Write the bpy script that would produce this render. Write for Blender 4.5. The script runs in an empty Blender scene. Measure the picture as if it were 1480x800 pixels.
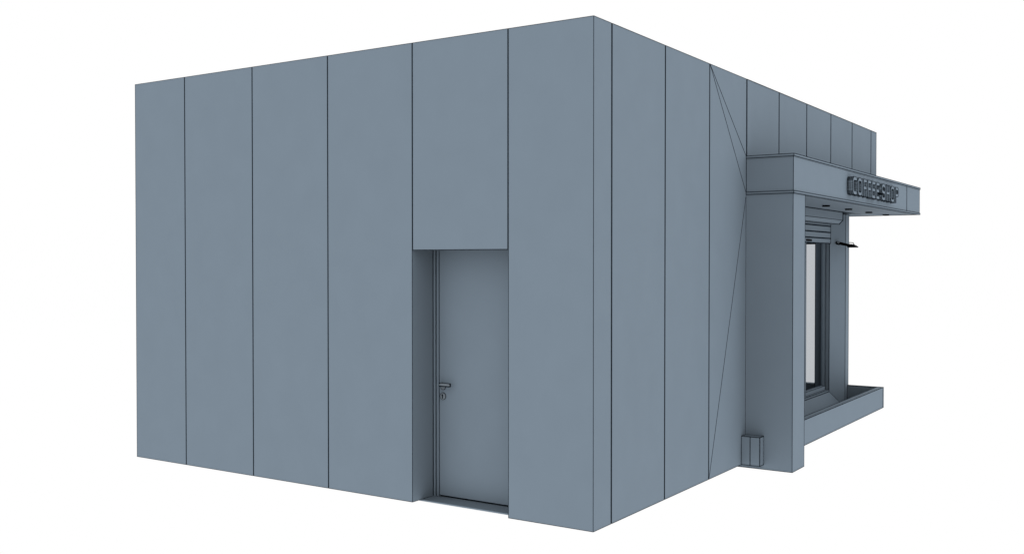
import bpy, bmesh, math
from mathutils import Vector, Matrix

scene = bpy.context.scene
COL = scene.collection

# ------------------------------------------------------------------ materials
def make_mat(name, rgb, rough=0.7, spec=0.04, var=0.018, scale=1.2, metal=0.0, bump=0.0):
    m = bpy.data.materials.new(name)
    m.use_nodes = True
    nt = m.node_tree
    b = nt.nodes['Principled BSDF']
    b.inputs['Roughness'].default_value = rough
    b.inputs['Metallic'].default_value = metal
    b.inputs['Specular IOR Level'].default_value = spec
    tc = nt.nodes.new('ShaderNodeTexCoord')
    mp = nt.nodes.new('ShaderNodeMapping')
    mp.inputs['Scale'].default_value = (scale, scale, scale * 0.9)
    nz = nt.nodes.new('ShaderNodeTexNoise')
    nz.inputs['Scale'].default_value = 3.0
    nz.inputs['Detail'].default_value = 6.0
    rp = nt.nodes.new('ShaderNodeValToRGB')
    rp.color_ramp.elements[0].position = 0.3
    rp.color_ramp.elements[1].position = 0.7
    rp.color_ramp.elements[0].color = tuple(c * (1 - var) for c in rgb) + (1,)
    rp.color_ramp.elements[1].color = tuple(min(1, c * (1 + var)) for c in rgb) + (1,)
    nt.links.new(tc.outputs['Object'], mp.inputs['Vector'])
    nt.links.new(mp.outputs['Vector'], nz.inputs['Vector'])
    nt.links.new(nz.outputs['Fac'], rp.inputs['Fac'])
    nt.links.new(rp.outputs['Color'], b.inputs['Base Color'])
    if bump:
        bp = nt.nodes.new('ShaderNodeBump')
        bp.inputs['Strength'].default_value = bump
        bp.inputs['Distance'].default_value = 0.01
        nt.links.new(nz.outputs['Fac'], bp.inputs['Height'])
        nt.links.new(bp.outputs['Normal'], b.inputs['Normal'])
    return m

PAINT = make_mat('blue_grey_coated_sheet', (0.196, 0.248, 0.303))
LINE = make_mat('dark_seam', (0.012, 0.018, 0.026), 0.8, 0.0, 0.02)
BLACK = make_mat('black_metal', (0.004, 0.004, 0.005), 0.6, 0.02, 0.05)
STEEL = make_mat('handle_metal', (0.20, 0.235, 0.27), 0.45, 0.2, 0.03)

def make_glass():
    m = bpy.data.materials.new('grey_glass')
    m.use_nodes = True
    nt = m.node_tree
    nt.nodes.clear()
    out = nt.nodes.new('ShaderNodeOutputMaterial')
    tr = nt.nodes.new('ShaderNodeBsdfTransparent')
    tr.inputs['Color'].default_value = (0.838, 0.847, 0.857, 1)
    gl = nt.nodes.new('ShaderNodeBsdfGlossy')
    gl.inputs['Roughness'].default_value = 0.02
    gl.inputs['Color'].default_value = (0.8, 0.85, 0.9, 1)
    mx = nt.nodes.new('ShaderNodeMixShader')
    nz = nt.nodes.new('ShaderNodeTexNoise')
    nz.inputs['Scale'].default_value = 1.5
    mr = nt.nodes.new('ShaderNodeMapRange')
    mr.inputs['To Min'].default_value = 0.002
    mr.inputs['To Max'].default_value = 0.006
    nt.links.new(nz.outputs['Fac'], mr.inputs['Value'])
    nt.links.new(mr.outputs['Result'], mx.inputs['Fac'])
    nt.links.new(tr.outputs[0], mx.inputs[1])
    nt.links.new(gl.outputs[0], mx.inputs[2])
    nt.links.new(mx.outputs[0], out.inputs['Surface'])
    return m
GLASS = make_glass()

# ------------------------------------------------------------------ mesh helpers
class MB:
    """collects shapes, then links them as ONE mesh object; every crease gets a fine dark seam bead"""
    def __init__(self, bead=0.0045):
        self.bm = bmesh.new()
        self.bead = bead
        self.strips = []          # (p, q, width) extra seam strips

    def box(self, x0, x1, y0, y1, z0, z1):
        v = [self.bm.verts.new(p) for p in ((x0, y0, z0), (x1, y0, z0), (x1, y1, z0), (x0, y1, z0),
                                            (x0, y0, z1), (x1, y0, z1), (x1, y1, z1), (x0, y1, z1))]
        for f in ((3, 2, 1, 0), (4, 5, 6, 7), (0, 1, 5, 4), (1, 2, 6, 5), (2, 3, 7, 6), (3, 0, 4, 7)):
            self.bm.faces.new([v[i] for i in f])
        return self

    def prism_y(self, prof, y0, y1):
        """profile [(x, z)] extruded along y"""
        a = [self.bm.verts.new((x, y0, z)) for x, z in prof]
        b = [self.bm.verts.new((x, y1, z)) for x, z in prof]
        n = len(prof)
        self.bm.faces.new(a)
        self.bm.faces.new(b[::-1])
        for i in range(n):
            j = (i + 1) % n
            self.bm.faces.new([a[j], a[i], b[i], b[j]])
        return self

    def prism_z(self, prof, z0, z1):
        """plan [(x, y)] extruded upwards"""
        a = [self.bm.verts.new((x, y, z0)) for x, y in prof]
        b = [self.bm.verts.new((x, y, z1)) for x, y in prof]
        n = len(prof)
        self.bm.faces.new(a)
        self.bm.faces.new(b[::-1])
        for i in range(n):
            j = (i + 1) % n
            self.bm.faces.new([a[j], a[i], b[i], b[j]])
        return self

    def tube(self, pts, r, seg=10, sx=1.0):
        """round bar through pts; r a number or one per point"""
        pts = [Vector(p) for p in pts]
        rs = r if isinstance(r, (list, tuple)) else [r] * len(pts)
        rings = []
        for i, p in enumerate(pts):
            d = (pts[min(i + 1, len(pts) - 1)] - pts[max(i - 1, 0)]).normalized()
            up = Vector((0, 0, 1)) if abs(d.z) < 0.9 else Vector((1, 0, 0))
            a = d.cross(up).normalized()
            b = a.cross(d).normalized()
            rings.append([self.bm.verts.new(p + a * math.cos(t) * rs[i] * sx + b * math.sin(t) * rs[i])
                          for t in (2 * math.pi * k / seg for k in range(seg))])
        for q, s in zip(rings, rings[1:]):
            for k in range(seg):
                self.bm.faces.new([q[k], q[(k + 1) % seg], s[(k + 1) % seg], s[k]])
        self.bm.faces.new(rings[0][::-1])
        self.bm.faces.new(rings[-1])
        return self

    def disc(self, c, axis, r, depth, seg=28):
        c = Vector(c)
        return self.tube([c, c + Vector(axis).normalized() * depth], r, seg)

    def strip(self, p, q, w):
        self.strips.append((Vector(p), Vector(q), w))
        return self

    def _bead(self, p, q, w):
        d = q - p
        if d.length < 1e-5:
            return
        d.normalize()
        up = Vector((0, 0, 1)) if abs(d.z) < 0.9 else Vector((0, 1, 0))
        a = d.cross(up).normalized() * w * 0.5
        b = a.cross(d).normalized() * w * 0.5
        e = d * w * 0.3
        ra = [self.bm.verts.new(p - e + s) for s in (a + b, b - a, -a - b, a - b)]
        rb = [self.bm.verts.new(q + e + s) for s in (a + b, b - a, -a - b, a - b)]
        for k in range(4):
            f = self.bm.faces.new([ra[k], ra[(k + 1) % 4], rb[(k + 1) % 4], rb[k]])
            f.material_index = 1
        for r in (ra[::-1], rb):
            self.bm.faces.new(r).material_index = 1

    def build(self, name, mat, parent=None, crease=24, seams=True, smooth=False, line=LINE):
        bmesh.ops.recalc_face_normals(self.bm, faces=self.bm.faces[:])
        if smooth:
            for f in self.bm.faces:
                f.smooth = len(f.verts) == 4
            for e in self.bm.edges:
                if len(e.link_faces) == 2 and e.calc_face_angle(0) > math.radians(45):
                    e.smooth = False
        if seams and self.bead > 0:
            segs = []
            for e in self.bm.edges:
                if len(e.link_faces) == 2 and e.calc_face_angle(0) > math.radians(crease):
                    segs.append((e.verts[0].co.copy(), e.verts[1].co.copy(), self.bead))
            for s in segs:
                self._bead(*s)
        for s in self.strips:
            self._bead(*s)
        me = bpy.data.meshes.new(name)
        self.bm.to_mesh(me)
        self.bm.free()
        me.materials.append(mat)
        me.materials.append(line)
        o = bpy.data.objects.new(name, me)
        COL.objects.link(o)
        if parent:
            o.parent = parent
            o.matrix_parent_inverse = world_of(parent).inverted()
        return o

def world_of(o):
    m = o.matrix_basis.copy()
    while o.parent:
        m = o.parent.matrix_basis @ m
        o = o.parent
    return m

def thing(name, label, cat, loc, group=None):
    o = bpy.data.objects.new(name, None)
    o.location = loc
    o.empty_display_size = 0.1
    COL.objects.link(o)
    tag(o, label, cat, group)
    return o

def tag(o, label, cat, group=None):
    o['label'] = label
    o['category'] = cat
    if group:
        o['group'] = group

# dimensions (metres)
H = 3.99          # wall height
T = 0.29          # sandwich wall thickness
XL = -5.592       # left end of the plain side
YD = 8.601        # depth of the kiosk
G = 0.008         # joint width
DX0, DX1, DZ = -1.792, -0.793, 2.198      # door opening
PY0, PY1 = 3.281, 3.668                   # pillar
PX = 0.498
CY1 = 9.142                                # canopy far end
CZ0, CZ1 = 2.795, 3.19
XS = -0.390                                # shopfront face
XW = -0.555                                # window plane
YR = 8.43                                  # far reveal of the shop window
SOFF = 2.797

kiosk = thing('coffee_kiosk', 'grey blue panelled flat roofed kiosk with side door and shop window under canopy', 'kiosk', (0, 0, 0))

# ------------------------------------------------------------------ wall panels: plain side with the door
xs = [0.0, -0.7935, -1.792, -2.791, -3.790, -4.789, XL]
for i in range(6):
    x1, x0 = xs[i], xs[i + 1]
    a = x0 + (G / 2 if i < 5 else 0)
    b = x1 - (G / 2 if i > 0 else 0)
    zb = DZ if i == 1 else 0.0
    m = MB(0.0035)
    m.box(a, b, 0, T, zb, H)
    if i > 0:                       # dark gasket in the joint
        zg = DZ if i in (1, 2) else 0.0
        g0, g1 = b, b + G
        for (p, q) in ((g0, g1),):
            v = [m.bm.verts.new(c) for c in ((p + .0005, .006, zg + .002), (q - .0005, .006, zg + .002), (q - .0005, .006, H - .002), (p + .0005, .006, H - .002))]
            m.bm.faces.new(v).material_index = 1
    m.build('wall_panel', PAINT, kiosk)

# wall panels: long side (run along y)
ys = [0.2988 + i * 0.9998 for i in range(9)]
ys[-1] = 8.2988
GR = 0.013
for i in range(8):
    a, b = ys[i] + GR / 2, ys[i + 1] - GR / 2
    zb = 0.0
    if i == 2:
        b = 3.2785
    if i >= 3:
        zb = 2.86
    if i == 3:
        a = 3.2985
    m = MB(0.004 if i < 3 else 0.006)
    m.box(-T, 0, a, b, zb, H)
    v = [m.bm.verts.new(c) for c in ((-.008, a - GR, zb + .002), (-.008, a, zb + .002), (-.008, a, H - .002), (-.008, a - GR, H - .002))]
    m.bm.faces.new(v).material_index = 1
    if i == 2:                      # scored fold lines on the panel beside the pillar
        t = (0.001, a + .002, H - .004)
        m.strip(t, (0.001, b - .004, 3.19), 0.0038)
        m.strip(t, (0.001, b - .004, 2.81), 0.0038)
        m.strip((0.001, b - .004, 2.775), (0.001, a + .002, 0.004), 0.0038)
    m.build('wall_panel', PAINT, kiosk)
# far end wall, its full thickness closing the long side
m = MB(0.006)
m.box(-T, 0, 8.2988 + GR / 2, YD, 2.86, H)
v = [m.bm.verts.new(c) for c in ((-.008, 8.2988 - GR / 2, 2.862), (-.008, 8.2988 + GR / 2, 2.862), (-.008, 8.2988 + GR / 2, H - .002), (-.008, 8.2988 - GR / 2, H - .002))]
m.bm.faces.new(v).material_index = 1
m.build('wall_panel', PAINT, kiosk)

# far end wall around the glazed opening
FO0, FO1, FZ0, FZ1 = -1.95, -0.803, 0.25, 2.40
m = MB(0.005)
m.box(XL + T, FO0, YR + .0, YD, 0, H - .1)
m.box(FO0 + .001, FO1 - .001, YR + .003, YD - .003, 0, FZ0)
m.box(FO0 + .001, FO1 - .001, YR + .003, YD - .003, FZ1, H - .1)
m.box(FO1, XW - .222, YR, YD, 0, 2.83)
m.build('end_wall', PAINT, kiosk)
m = MB(0.005)
m.box(XL, XL + T - .004, T + .004, YD - .004, 0, H - .004)
m.build('rear_wall', PAINT, kiosk)
m = MB(0.0)
m.box(XL + T, -T - .003, T + .003, 4.6, H - .25, H - .12)
m.box(XL + T, -T - .003, 7.9, YR - .003, H - .25, H - .12)
m.box(XL + T, -3.6, 4.601, 7.899, H - .25, H - .12)
roof = m.build('roof', PAINT, kiosk)
m = MB(0.0)
m.box(-3.598, -T - .005, 4.602, 7.898, H - .19, H - .18)  # unseen glazed roof opening, added to let sky light into the dark interior
m.build('added_rooflight', GLASS, roof)
m = MB(0.0)
m.box(XL + .3, -0.30, .118, YD - .02, -.012, -.001)
m.build('floor_slab', PAINT, kiosk)
m = MB(0.0)
m.box(-T - .05, -T - .004, T + .004, PY0 - .004, 0, H - .3)
m.build('inner_lining', PAINT, kiosk)

# ------------------------------------------------------------------ door
YF = 0.293
m = MB(0.0022)
m.box(DX0 + .003, DX0 + .026, YF, YF + .07, 0.0, DZ + .05)
m.box(DX0 + .0265, DX0 + .036, YF + .010, YF + .07, 0.0, DZ + .05)
m.box(DX0 + .0365, DX0 + .060, YF + .004, YF + .07, 0.0, DZ + .05)
m.box(DX1 - .06, DX1 - .003, YF, YF + .07, 0.0, DZ + .05)
m.build('door_frame', PAINT, kiosk)
m = MB(0.0022)
m.box(DX0 + .063, DX1 - .063, YF + .010, YF + .058, 0.016, DZ + .05)
door = m.build('door', PAINT, kiosk)
m = MB(0.0)
m.box(DX0 + .062, DX1 - .062, YF + .03, YF + .05, .001, .016)
m.build('bottom_seal', LINE, door)
yd = YF + .010
hx, hz = -1.686, 1.008
m = MB(0.0)
m.tube([(hx, yd - .008, hz), (hx, yd - .04, hz), (hx + .004, yd - .05, hz), (hx + .02, yd - .054, hz + .002),
        (hx + .06, yd - .052, hz + .002), (hx + .108, yd - .048, hz)], [.011, .011, .0125, .0135, .0125, .0115], 12)
m.strip((hx - .008, yd - .052, hz + .013), (hx + .11, yd - .05, hz + .013), .009)
m.strip((hx + .006, yd - .062, hz - .012), (hx + .11, yd - .058, hz - .012), .008)
m.strip((hx + .112, yd - .05, hz - .012), (hx + .112, yd - .05, hz + .013), .010)
m.strip((hx - .009, yd - .006, hz - .010), (hx - .009, yd - .05, hz - .010), .010)
m.strip((hx - .009, yd - .006, hz + .010), (hx - .009, yd - .05, hz + .010), .008)
dh = m.build('door_handle', STEEL, door, smooth=True)
m = MB(0.0028)
m.disc((hx, yd, hz - .024), (0, -1, 0), .026, .008)
m.build('rosette', STEEL, dh, crease=40)
m = MB(0.0028)
m.disc((hx - .002, yd, .900), (0, -1, 0), .031, .008)
m.strip((hx - .004, yd - .009, .882), (hx - .004, yd - .009, .914), .007)
m.strip((hx - .004, yd - .009, .906), (hx - .004, yd - .009, .914), .012)
m.build('lock', STEEL, door, crease=40)

# ------------------------------------------------------------------ pillar
m = MB(0.0045)
m.box(-.12, PX - .001, PY0, PY1, -.048, CZ0 - .003)
m.build('pillar', PAINT, kiosk)

# ------------------------------------------------------------------ canopy
m = MB(0.005)
def ring(o, t):
    return [(.003, PY0 - o), (PX + o, PY0 - o), (PX + o, CY1 + o), (-2.6, CY1 + o), (-2.6, CY1 + o - t),
            (PX + o - t, CY1 + o - t), (PX + o - t, PY0 - o + t), (.003, PY0 - o + t)]
m.prism_z(ring(0, .04), CZ0 + .002, CZ1 - .004)                  # fascia with its returns
m.strip((PX + .0005, 8.302, CZ0 + .025), (PX + .0005, 8.302, CZ1 - .024), .009)
canopy = m.build('canopy', PAINT, kiosk)
m = MB(0.0)
m.box(.003, PX - .042, PY0 + .041, YD + .003, CZ1 - .035, CZ1 - .008)
m.box(-2.6, PX - .042, YD + .004, CY1 - .041, CZ1 - .035, CZ1 - .008)
m.build('canopy_roof', PAINT, canopy)
m = MB(0.005)
m.box(-.215, PX - .042, PY1 + .002, YD + .003, SOFF, SOFF + .038)
m.box(-2.6, PX - .042, YD + .004, CY1 - .041, SOFF, SOFF + .02)
m.build('soffit', PAINT, canopy)
m = MB(0.0)
m.box(XW + .004, -.217, PY1 + .002, YR + .004, 2.840, 2.8445)
m.box(XW + .004, -.217, YR + .006, YD + .003, SOFF + .001, SOFF + .021)
m.build('shutter_pocket', PAINT, canopy)
for z0, z1 in ((CZ1 - .022, CZ1 + .002), (CZ0 - .002, CZ0 + .021)):
    m = MB(0.0055)
    m.prism_z(ring(.008, .038), z0, z1)
    m.build('trim', PAINT, canopy)
for y in (5.82, 6.83, 7.87, 8.85):
    m = MB(0.0)
    m.disc((.085, y, SOFF - .002), (0, 0, -1), .047, .017, 24)
    m.build('downlight', BLACK, canopy, smooth=True)

# ------------------------------------------------------------------ shopfront: corner pier, sloping sill, window, roller shutter
YI = 8.19                                  # inner corner of the splayed jamb
m = MB(0.006)
m.prism_z([(XW, YI), (XS, YR), (XS, YD), (XW - .22, YD), (XW - .22, YI + .03), (XW, YI + .03)], -.04, SOFF - .004)
m.build('corner_pier', PAINT, kiosk, crease=24)
m = MB(0.006)
m.prism_y([(XW, .180), (XS, -.06), (XW - .22, -.06), (XW - .22, .180)], PY1 + .004, YI)
# the sill runs into the splayed jamb with a mitred end
for v in m.bm.verts:
    if abs(v.co.y - YI) < 1e-4 and abs(v.co.x - XS) < 1e-4:
        v.co.y = YR
m.build('window_sill', PAINT, kiosk)
WY0, WY1 = 3.9, YI - .003
WZ0, WZ1 = .183, 2.80
m = MB(0.006)
m.box(XW - .05, XW - .002, WY1 + .001, WY1 + .03, WZ0, WZ1)
m.box(XW - .05, XW - .002, WY0, WY0 + .05, WZ0, WZ1)
m.box(XW - .065, XW - .002, WY0 + .05, WY1, WZ0, WZ0 + .03)
m.box(XW - .05, XW - .014, WY0 + .05, WY1, WZ1 - .4, WZ1)
wf = m.build('window', PAINT, kiosk)
m = MB(0.0045)
YM = 7.175
for (a, b) in ((WY0 + .05, 5.55), (5.60, YM - .03), (YM + .02, WY1 + .004)):
    m.box(XW - .120, XW - .0515, a, a + .05, WZ0 + .031, WZ1 - .4)
    m.box(XW - .120, XW - .0515, b - .03, b, WZ0 + .031, WZ1 - .4)
    m.box(XW - .120, XW - .0515, a + .05, b - .03, WZ0 + .031, WZ0 + .085)
m.build('sash', PAINT, wf)
m = MB(0.0)
m.box(XW - .097, XW - .091, WY0 + .06, WY1 - .005, WZ0 + .06, WZ1 - .4)
m.build('pane', GLASS, wf)
# window in the far end wall
m = MB(0.005)
m.box(FO0 + .002, FO0 + .05, YR + .05, YR + .11, FZ0 + .002, FZ1 - .002)
m.box(FO0 + .05, FO1 - .002, YR + .05, YR + .11, FZ1 - .04, FZ1 - .002)
ew = m.build('end_window', PAINT, kiosk)
m = MB(0.0)
m.box(FO0 + .004, FO1 - .004, YR + .077, YR + .083, FZ0 + .004, FZ1 - .004)
m.build('pane', GLASS, ew)

# roller shutter
m = MB(0.0055)
m.prism_y([(XW, 2.645), (-.459, 2.648), (-.421, 2.705), (-.420, 2.822), (XW, 2.822)], WY0, YI)
for v in m.bm.verts:                        # its far end is cut along the splayed jamb
    if v.co.y > YI - .01:
        v.co.y = YI + (v.co.x - XW) * (YR - YI) / (XS - XW) - .004
for a, b in (((-.459, 2.648), (-.421, 2.705)), ((-.421, 2.705), (-.420, 2.818))):
    m.strip(*[(x, YI + (x - XW) * (YR - YI) / (XS - XW) - .006, z) for x, z in (a, b)], .015)
shut = m.build('roller_shutter', PAINT, kiosk, crease=14)
m = MB(0.009)
zt = 2.65
for zt, zb in ((2.643, 2.616), (2.608, 2.525), (2.517, 2.438), (2.430, 2.363)):
    m.box(XW + .001, XW + .012, PY1 + .24, YI + .004, zb, zt)
m.box(XW + .001, XW + .005, PY1 + .24, YI + .002, 2.40, 2.64)
m.build('shutter_slats', PAINT, shut)
m = MB(0.0)
m.box(XW + .0125, XW + .022, 7.03, 7.265, 2.378, 2.406)
m.build('shutter_pull', BLACK, shut)

# ------------------------------------------------------------------ planter box
pl = thing('planter_box', 'long low empty trough planter in front of the shop window', 'planter', (0, 6.2, -.045))
PFX = .124
m = MB(0.006)
m.box(PFX - .085, PFX, PY1 + .01, YD - .056, -.045, .252)
m.build('front_board', PAINT, pl)
m = MB(0.006)
m.box(XS + .003, PFX - .001, YD - .055, YD, -.045, .251)
m.build('end_board', PAINT, pl)
m = MB(0.006)
m.box(XS + .003, PFX - .087, PY1 + .01, PY1 + .05, -.045, .251)
m.build('end_board', PAINT, pl)
m = MB(0.0)
m.box(XS + .004, PFX - .087, PY1 + .052, YD - .057, -.044, -.02)
m.build('bottom_board', PAINT, pl)

# ------------------------------------------------------------------ utility box
ub = thing('utility_box', 'small two door grey cabinet at the foot of the pillar', 'utility box', (.1, 3.22, 0))
m = MB(0.005)
m.box(.004, .199, 3.168, PY0 - .003, .002, .296)
m.build('cabinet', PAINT, ub)
m = MB(0.005)
m.box(.004, .0965, 3.160, 3.1675, .003, .2955)
m.build('cabinet_door', PAINT, ub)
m = MB(0.005)
m.box(.0985, .199, 3.160, 3.1675, .003, .2955)
m.build('cabinet_door', PAINT, ub)

# ------------------------------------------------------------------ wall lamp
wl = thing('wall_lamp', 'black floodlight on a short arm fixed to the window reveal', 'lamp', (-.478, 8.303, 2.37))
m = MB(0.0)
LN = Vector((.824, -.567, 0))              # square to the splayed jamb
LA = Vector((-.482, 8.297, 2.370))
m.disc(LA + LN * .001, LN, .024, .014, 20)
m.build('mount', BLACK, wl, smooth=True)
m = MB(0.0)
m.disc(LA + LN * .050 + Vector((0, -.012, .008)), (0, -1, 0), .017, .03, 20)
m.build('swivel_knob', STEEL, wl, smooth=True)
LB = Vector((-.27, 8.22, 2.328))
m = MB(0.0)
m.tube([LA + LN * .012 + Vector((0, 0, -.006)), LA + LN * .05 + Vector((0, 0, -.008)), LA + LN * .075 + Vector((0, 0, -.006)), LB], [.018, .024, .022, .019], 10)
m.build('arm', BLACK, wl, smooth=True)
m = MB(0.0)
m.prism_y([(LB.x - .02, 2.300), (LB.x + .100, 2.300), (LB.x + .105, 2.308), (LB.x + .078, 2.330), (LB.x + .035, 2.349), (LB.x - .02, 2.354)], LB.y - .07, LB.y + .07)
m.build('lamp_head', BLACK, wl)
m = MB(0.0)
m.tube([(LB.x - .01, LB.y, 2.334), (LB.x - .01, LB.y, 2.374), (LB.x + .045, LB.y, 2.371), (LB.x + .068, LB.y, 2.328)], .0055, 8)
m.build('bracket', BLACK, wl, smooth=True)

# ------------------------------------------------------------------ sign lettering: COFFEE SHOP
def fillet(pts):
    out = []
    n = len(pts)
    for i, (x, y, r) in enumerate(pts):
        p = Vector((x, y))
        if r <= 0:
            out.append(p)
            continue
        a = (Vector(pts[i - 1][:2]) - p).normalized()
        b = (Vector(pts[(i + 1) % n][:2]) - p).normalized()
        s, e = p + a * r, p + b * r
        c = p + (a + b) * r
        k = max(3, int(r / .009))
        for j in range(k + 1):
            t = j / k * math.pi / 2
            # quarter arc from s to e round c
            out.append(c + (s - c) * math.cos(t) + (e - c) * math.sin(t))
    return out

def letter_outlines(ch, w, h, t):
    R, r = .055, .022
    m = (h - t) / 2
    if ch == 'C':
        return [[(0, 0, R), (w, 0, .02), (w, t + .004, 0), (t, t + .004, r), (t, h - t - .004, r), (w, h - t - .004, 0), (w, h, .02), (0, h, R)]]
    if ch == 'O':
        return [[(0, 0, R), (w, 0, R), (w, h, R), (0, h, R)], [(t, t, r), (w - t, t, r), (w - t, h - t, r), (t, h - t, r)]]
    if ch == 'F':
        return [[(0, 0, 0), (t, 0, 0), (t, m, 0), (.92 * w, m, 0), (.92 * w, m + t, 0), (t, m + t, 0), (t, h - t, 0), (w, h - t, 0), (w, h, 0), (0, h, 0)]]
    if ch == 'E':
        return [[(0, 0, 0), (w, 0, 0), (w, t, 0), (t, t, 0), (t, m, 0), (.92 * w, m, 0), (.92 * w, m + t, 0), (t, m + t, 0),
                 (t, h - t, 0), (w, h - t, 0), (w, h, 0), (0, h, 0)]]
    if ch == 'H':
        return [[(0, 0, 0), (t, 0, 0), (t, m, 0), (w - t, m, 0), (w - t, 0, 0), (w, 0, 0), (w, h, 0), (w - t, h, 0),
                 (w - t, m + t, 0), (t, m + t, 0), (t, h, 0), (0, h, 0)]]
    if ch == 'P':
        b = .40 * h
        return [[(0, 0, 0), (t, 0, 0), (t, b, 0), (w, b, R), (w, h, R), (0, h, 0)], [(t, b + t, 0), (w - t, b + t, r), (w - t, h - t, r), (t, h - t, 0)]]
    if ch == 'S':
        return [[(0, 0, R), (w, 0, R), (w, m + t, R), (t, m + t, r), (t, h - t, r), (w - t, h - t, r), (w - t, .68 * h, 0), (w, .68 * h, 0),
                 (w, h, R), (0, h, R), (0, m, R), (w - t, m, r), (w - t, t, r), (t, t, r), (t, .32 * h, 0), (0, .32 * h, 0)]]

sign = thing('shop_sign', 'raised block letters reading COFFEE SHOP on the canopy fascia', 'sign', (PX, 6.35, 2.88))
LZ, LH, LT, LX = 2.884, .208, .038, .069
TEXT = [('C', 5.235, .170), ('O', 5.456, .180), ('F', 5.706, .150), ('F', 5.908, .150), ('E', 6.108, .160), ('E', 6.312, .160),
        ('S', 6.592, .185), ('H', 6.832, .175), ('O', 7.075, .185), ('P', 7.325, .175)]
for ch, y0, w in TEXT:
    cu = bpy.data.curves.new('letter_outline', 'CURVE')
    cu.dimensions = '2D'
    cu.fill_mode = 'BOTH'
    cu.extrude = LX / 2
    for ol in letter_outlines(ch, w, LH, LT):
        pts = fillet(ol)
        sp = cu.splines.new('POLY')
        sp.points.add(len(pts) - 1)
        for q, p in zip(sp.points, pts):
            q.co = (p.x, p.y, 0, 1)
        sp.use_cyclic_u = True
    tmp = bpy.data.objects.new('letter_outline', cu)
    COL.objects.link(tmp)
    dg = bpy.context.evaluated_depsgraph_get()
    me = bpy.data.meshes.new_from_object(tmp.evaluated_get(dg))
    bpy.data.objects.remove(tmp)
    mb = MB(0.0055)
    mb.bm.from_mesh(me)
    bpy.data.meshes.remove(me)
    bmesh.ops.remove_doubles(mb.bm, verts=mb.bm.verts[:], dist=1e-5)
    for v in mb.bm.verts:
        x, y, z = v.co
        v.co = (PX + .001 + LX / 2 + z, y0 + x, LZ + y)
    for f in mb.bm.faces:
        f.material_index = 0
    for ol in letter_outlines(ch, w, LH, LT):   # fine ribs round the sides of each letter
        pts = fillet(ol)
        for i, p in enumerate(pts):
            q = pts[(i + 1) % len(pts)]
            P = [Vector((0, y0 + c.x, LZ + c.y)) for c in (p, q)]
            for fx in (.33, .67):
                X = Vector((PX + .001 + LX * fx, 0, 0))
                mb.strip(P[0] + X, P[1] + X, .0034)
            n = int((P[1] - P[0]).length / .022) if ch in 'COSP' else 0
            for k in range(1, n):
                c = P[0].lerp(P[1], k / n)
                mb.strip(c + Vector((PX + .003, 0, 0)), c + Vector((PX + LX - .001, 0, 0)), .0034)
    mb.build('letter', PAINT, sign, crease=8)

# ------------------------------------------------------------------ white studio surroundings
w = bpy.data.worlds.new('World')
scene.world = w
w.use_nodes = True
bg = w.node_tree.nodes['Background']
bg.inputs['Color'].default_value = (1, 1, 1, 1)
bg.inputs['Strength'].default_value = 1.0

# ------------------------------------------------------------------ camera
cam = bpy.data.cameras.new('camera')
co = bpy.data.objects.new('camera', cam)
COL.objects.link(co)
cam.sensor_width = 36
cam.lens = 36 * 1479.77 / 1480
cam.clip_end = 500
yaw, pitch = math.radians(123.3858), math.radians(-0.8671)
co.location = (3.834, -6.9636, 2.0981)
d = Vector((math.cos(yaw) * math.cos(pitch), math.sin(yaw) * math.cos(pitch), math.sin(pitch)))
co.rotation_euler = d.to_track_quat('-Z', 'Y').to_euler()
scene.camera = co

scene.render.engine = 'CYCLES'
scene.cycles.use_denoising = True
scene.cycles.max_bounces = 8
scene.cycles.diffuse_bounces = 0
scene.cycles.transparent_max_bounces = 16
scene.cycles.min_transparent_bounces = 16
scene.cycles.min_light_bounces = 4
scene.view_settings.view_transform = 'Standard'
scene.view_settings.look = 'None'
scene.view_settings.exposure = 0
scene.view_settings.gamma = 1
